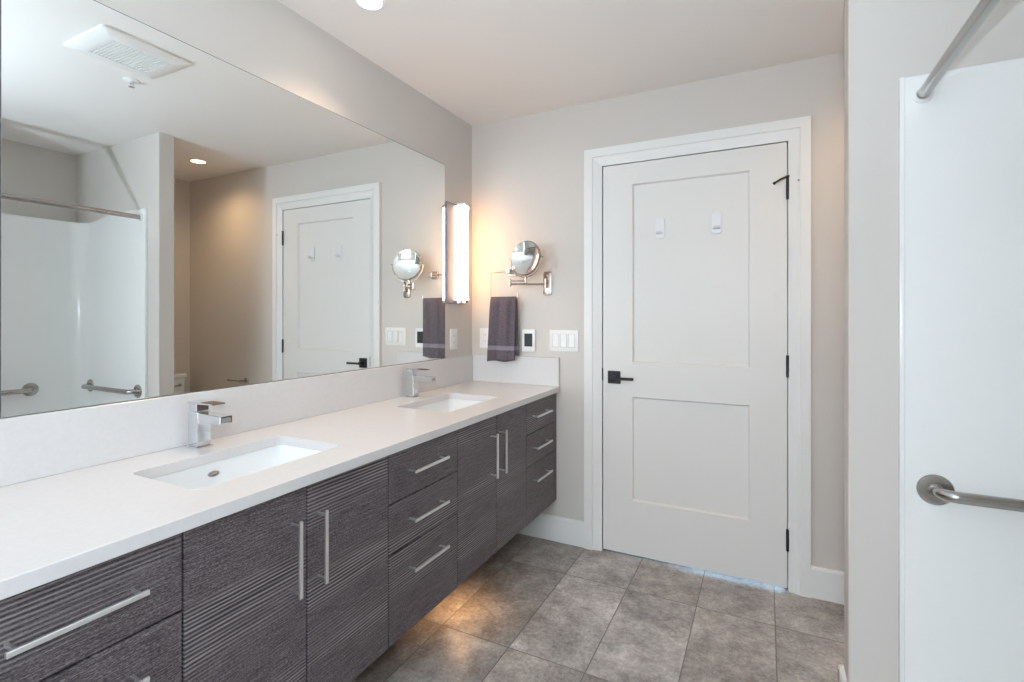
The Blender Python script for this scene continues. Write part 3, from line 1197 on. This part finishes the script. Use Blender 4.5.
# sprinkler head
t = thing('fire_sprinkler', 'small sprinkler head on the ceiling beside the exhaust fan', 'sprinkler', (1.185, 1.345, H - .032))
c = (1.185, 1.345, H)
obj('escutcheon', lathe(BM(), [(.034, -.0006), (.034, -.003), (.022, -.007), (.012, -.007), (0, -.007)], c, n=32), M_PLASTIC, t, smooth=True)
bm = BM()
lathe(bm, [(.008, -.006), (.008, -.016), (.005, -.018), (.0, -.018)], c, n=16)
for s in (-1, 1):
    tube(bm, [(c[0] + s * .007, c[1], H - .014), (c[0] + s * .010, c[1], H - .022), (c[0] + s * .002, c[1], H - .031)], .0018, 8)
obj('frame', bm, M_CHROME, t, smooth=True)
bm = lathe(BM(), [(.013, -.031), (.013, -.0325), (0, -.0325)], c, n=20)
obj('deflector', bm, M_CHROME, t, smooth=True)

# ================================================================ SHOWER
def surround():
    def arcp(cx_, cy_, r, a0, a1, n=10):
        return [(cx_ + r * math.cos(a0 + (a1 - a0) * k / n), cy_ + r * math.sin(a0 + (a1 - a0) * k / n)) for k in range(n + 1)]
    inn = [(1.936, 1.785), (2.15, 1.785), (2.35, 1.785), (2.45, 1.785), (2.53, 1.785)] + arcp(2.602, 1.685, .10, PI / 2, 0) \
        + arcp(2.602, 0.395, .10, 0, -PI / 2) + [(2.53, 0.295), (2.45, 0.295), (2.35, 0.295), (2.15, 0.295), (1.936, 0.295)]
    out = [(1.936, 1.799), (2.15, 1.799), (2.35, 1.799), (2.45, 1.799), (2.53, 1.799)] + arcp(2.80, 1.761, .038, PI / 2, 0) \
        + arcp(2.80, 0.319, .038, 0, -PI / 2) + [(2.53, 0.281), (2.45, 0.281), (2.35, 0.281), (2.15, 0.281), (1.936, 0.281)]
    bm = BM()
    cols = []
    n = len(inn)

    def top(x):
        u = min(1, max(0, (x - 2.30) / .36))
        return 1.934 - .040 * u * u * (3 - 2 * u)
    for dz, f in ((None, 0), (-.018, 0), (-.006, .1), (-.001, .35), (0.0, .8)):
        loop = []
        for i in range(n):
            a, b = Vector(inn[i]), Vector(out[i])
            d = (b - a)
            p = a + d.normalized() * min(.012, d.length * .9) * f
            loop.append((p.x, p.y, 0.10 if dz is None else top(a.x) + dz))
        for i in reversed(range(n)):
            loop.append((out[i][0], out[i][1], 0.10 if dz is None else top(inn[i][0]) + dz))
        cols.append(loop)
    loft(bm, cols, cap0=True)
    # top ledge
    tv = [bm.verts.new(p) for p in cols[-1]]
    m2 = len(tv)
    for i in range(n - 1):
        bm.faces.new((tv[i], tv[i + 1], tv[m2 - 2 - i], tv[m2 - 1 - i]))
    bmesh.ops.remove_doubles(bm, verts=bm.verts, dist=1e-5)
    # rolled front lips
    box(bm, 1.928, 1.940, 1.782, 1.7995, .10, 1.934, .003, 2)
    box(bm, 1.928, 1.940, .2805, .298, .10, 1.934, .003, 2)
    return bm


t = thing('shower_enclosure', 'glossy white acrylic shower surround and tray beside the toilet partition', 'shower', (2.3, 1.04, 0.0))
obj('surround', surround(), M_ACRYL, t, smooth=True, ang=40)
bm = BM()
o0 = rrect(1.850, 2.718, 0.2825, 1.7975, .02, 4)
o1 = rrect(1.930, 2.690, 0.315, 1.765, .06, 4)
o2 = rrect(1.960, 2.660, 0.345, 1.735, .06, 4)
loft(bm, [[(x, y, .0005) for x, y in o0], [(x, y, .10) for x, y in o0], [(x, y, .10) for x, y in o1], [(x, y, .045) for x, y in o2]], cap0=True, cap1=True)
obj('shower_tray', bm, M_ACRYL, t, smooth=True, ang=30)

# curtain rod
RX, RZ = 1.980, 1.8753
t = thing('shower_curtain_rod', 'straight satin steel shower curtain rod across the shower opening', 'curtain rod', (RX, 1.04, RZ - .02))
obj('rod', tube(BM(), [(RX, 0.30, RZ), (RX, 1.778, RZ)], .0150, 28), M_STEEL, t, smooth=True)
for y, s in ((1.7835, -1), (0.2965, 1)):
    bm = lathe(BM(), [(.0235, 0), (.0235, .004), (.0195, .009), (.0175, .009), (.0175, .004), (0, .004)], (RX, y, RZ - .001), axis=(0, s, 0), n=32)
    obj('end_cup', bm, M_PLASTIC, t, smooth=True, label='pale plastic end cup')


def grab_bar(p0, p1, nrm, label):
    p0, p1, nrm = Vector(p0), Vector(p1), Vector(nrm)
    t = thing('grab_bar', label, 'grab bar', tuple((p0 + p1) / 2 - Vector((0, 0, .04))), 'stainless grab bars in the shower')
    d = (p1 - p0).normalized()
    so, rb = .052, .042
    pts = [p0 + nrm * .003] + arc(p0 + nrm * (so - rb) + d * rb, rb, PI, PI / 2, d, nrm, 8) + arc(p1 + nrm * (so - rb) - d * rb, rb, PI / 2, 0, d, nrm, 8) + [p1 + nrm * .003]
    obj('bar', tube(BM(), pts, .0155, 24), M_STEEL, t, smooth=True, ang=60)
    for p in (p0, p1):
        bm = lathe(BM(), [(.0425, .0004), (.0425, .004), (.040, .008), (.030, .010), (.018, .0102), (.0158, .0125), (0.0, .0125)], p, axis=nrm, n=40)
        obj('flange', bm, M_STEEL, t, smooth=True, ang=30)
    return t


grab_bar((2.008, 1.785, .765), (2.600, 1.785, .765), (0, -1, 0), 'steel grab bar on the end panel of the shower, nearest the partition')
grab_bar((2.702, 1.500, .768), (2.702, 0.760, .768), (-1, 0, 0), 'steel grab bar on the long back panel of the shower, seen in the mirror')

# ================================================================ TOILET ALCOVE
def toilet():
    yc = 2.250
    t = thing('toilet', 'white toilet with tank in the alcove, seen in the mirror', 'toilet', (2.45, yc, 0.0))
    # tank
    def L(x0, x1, w, z, r=.03):
        return [(x, y, z) for x, y in rrect(x0, x1, yc - w, yc + w, r, 5)]
    bm = BM()
    loft(bm, [L(2.670, 2.826, .185, .40), L(2.655, 2.828, .195, .45), L(2.645, 2.830, .205, .72), L(2.645, 2.830, .205, .742)], cap0=True, cap1=True)
    obj('tank', bm, M_CERAM, t, smooth=True, ang=50)
    bm = BM()
    loft(bm, [L(2.640, 2.832, .208, .743), L(2.634, 2.834, .214, .748), L(2.634, 2.834, .214, .768), L(2.642, 2.832, .206, .776)], cap0=True, cap1=True)
    obj('tank_lid', bm, M_CERAM, t, smooth=True, ang=40)
    bm = BM()
    lathe(bm, [(.013, .0), (.013, .008), (.009, .014), (0, .014)], (2.646, yc + .15, .688), axis=(-1, 0, 0), n=18)
    tube(bm, [(2.630, yc + .15, .688), (2.626, yc + .10, .684), (2.626, yc + .065, .682)], [.006, .0055, .0075], 12)
    obj('flush_lever', bm, M_CHROME, t, smooth=True, label='chrome flush lever')
    # bowl and pedestal: egg shaped loops
    def egg(xf, xb, w, z, n=28):
        out = []
        xm = (xf + xb) / 2 + .03
        for k in range(n):
            a = 2 * PI * k / n
            ca, sa = math.cos(a), math.sin(a)
            rx = (xb - xm) if ca > 0 else (xm - xf)
            out.append((xm + rx * ca, yc + w * sa, z))
        return out
    bm = BM()
    loft(bm, [egg(2.30, 2.78, .11, .0), egg(2.29, 2.79, .11, .05), egg(2.30, 2.78, .105, .20), egg(2.22, 2.76, .15, .31), egg(2.145, 2.72, .182, .385), egg(2.14, 2.72, .185, .400),
              egg(2.175, 2.69, .150, .400), egg(2.22, 2.66, .11, .30), egg(2.32, 2.58, .06, .22)], cap0=True, cap1=True)
    box(bm, 2.62, 2.80, yc - .12, yc + .12, .28, .400, .02, 3)
    obj('bowl', bm, M_CERAM, t, smooth=True, ang=60)
    bm = BM()
    loft(bm, [egg(2.135, 2.66, .188, .4015), egg(2.135, 2.66, .188, .418), egg(2.145, 2.65, .178, .432)], cap0=True, cap1=True)
    obj('seat_lid', bm, M_CERAM, t, smooth=True, ang=40)


toilet()
t = thing('toilet_paper_holder', 'small satin metal toilet paper holder on the alcove wall, seen in the mirror', 'paper holder', (2.15, D, .70))
bm = BM()
box(bm, 2.070, 2.108, D - .009, D - .0004, .715, .753, .0015)
box(bm, 2.080, 2.098, D - .062, D - .008, .725, .743, .0015)
obj('mounting_post', bm, M_NICKEL, t)
bm = BM()
tube(bm, [(2.085, D - .060, .734), (2.235, D - .060, .734), (2.241, D - .060, .742)], .006, 12)
obj('bar', bm, M_NICKEL, t, smooth=True)
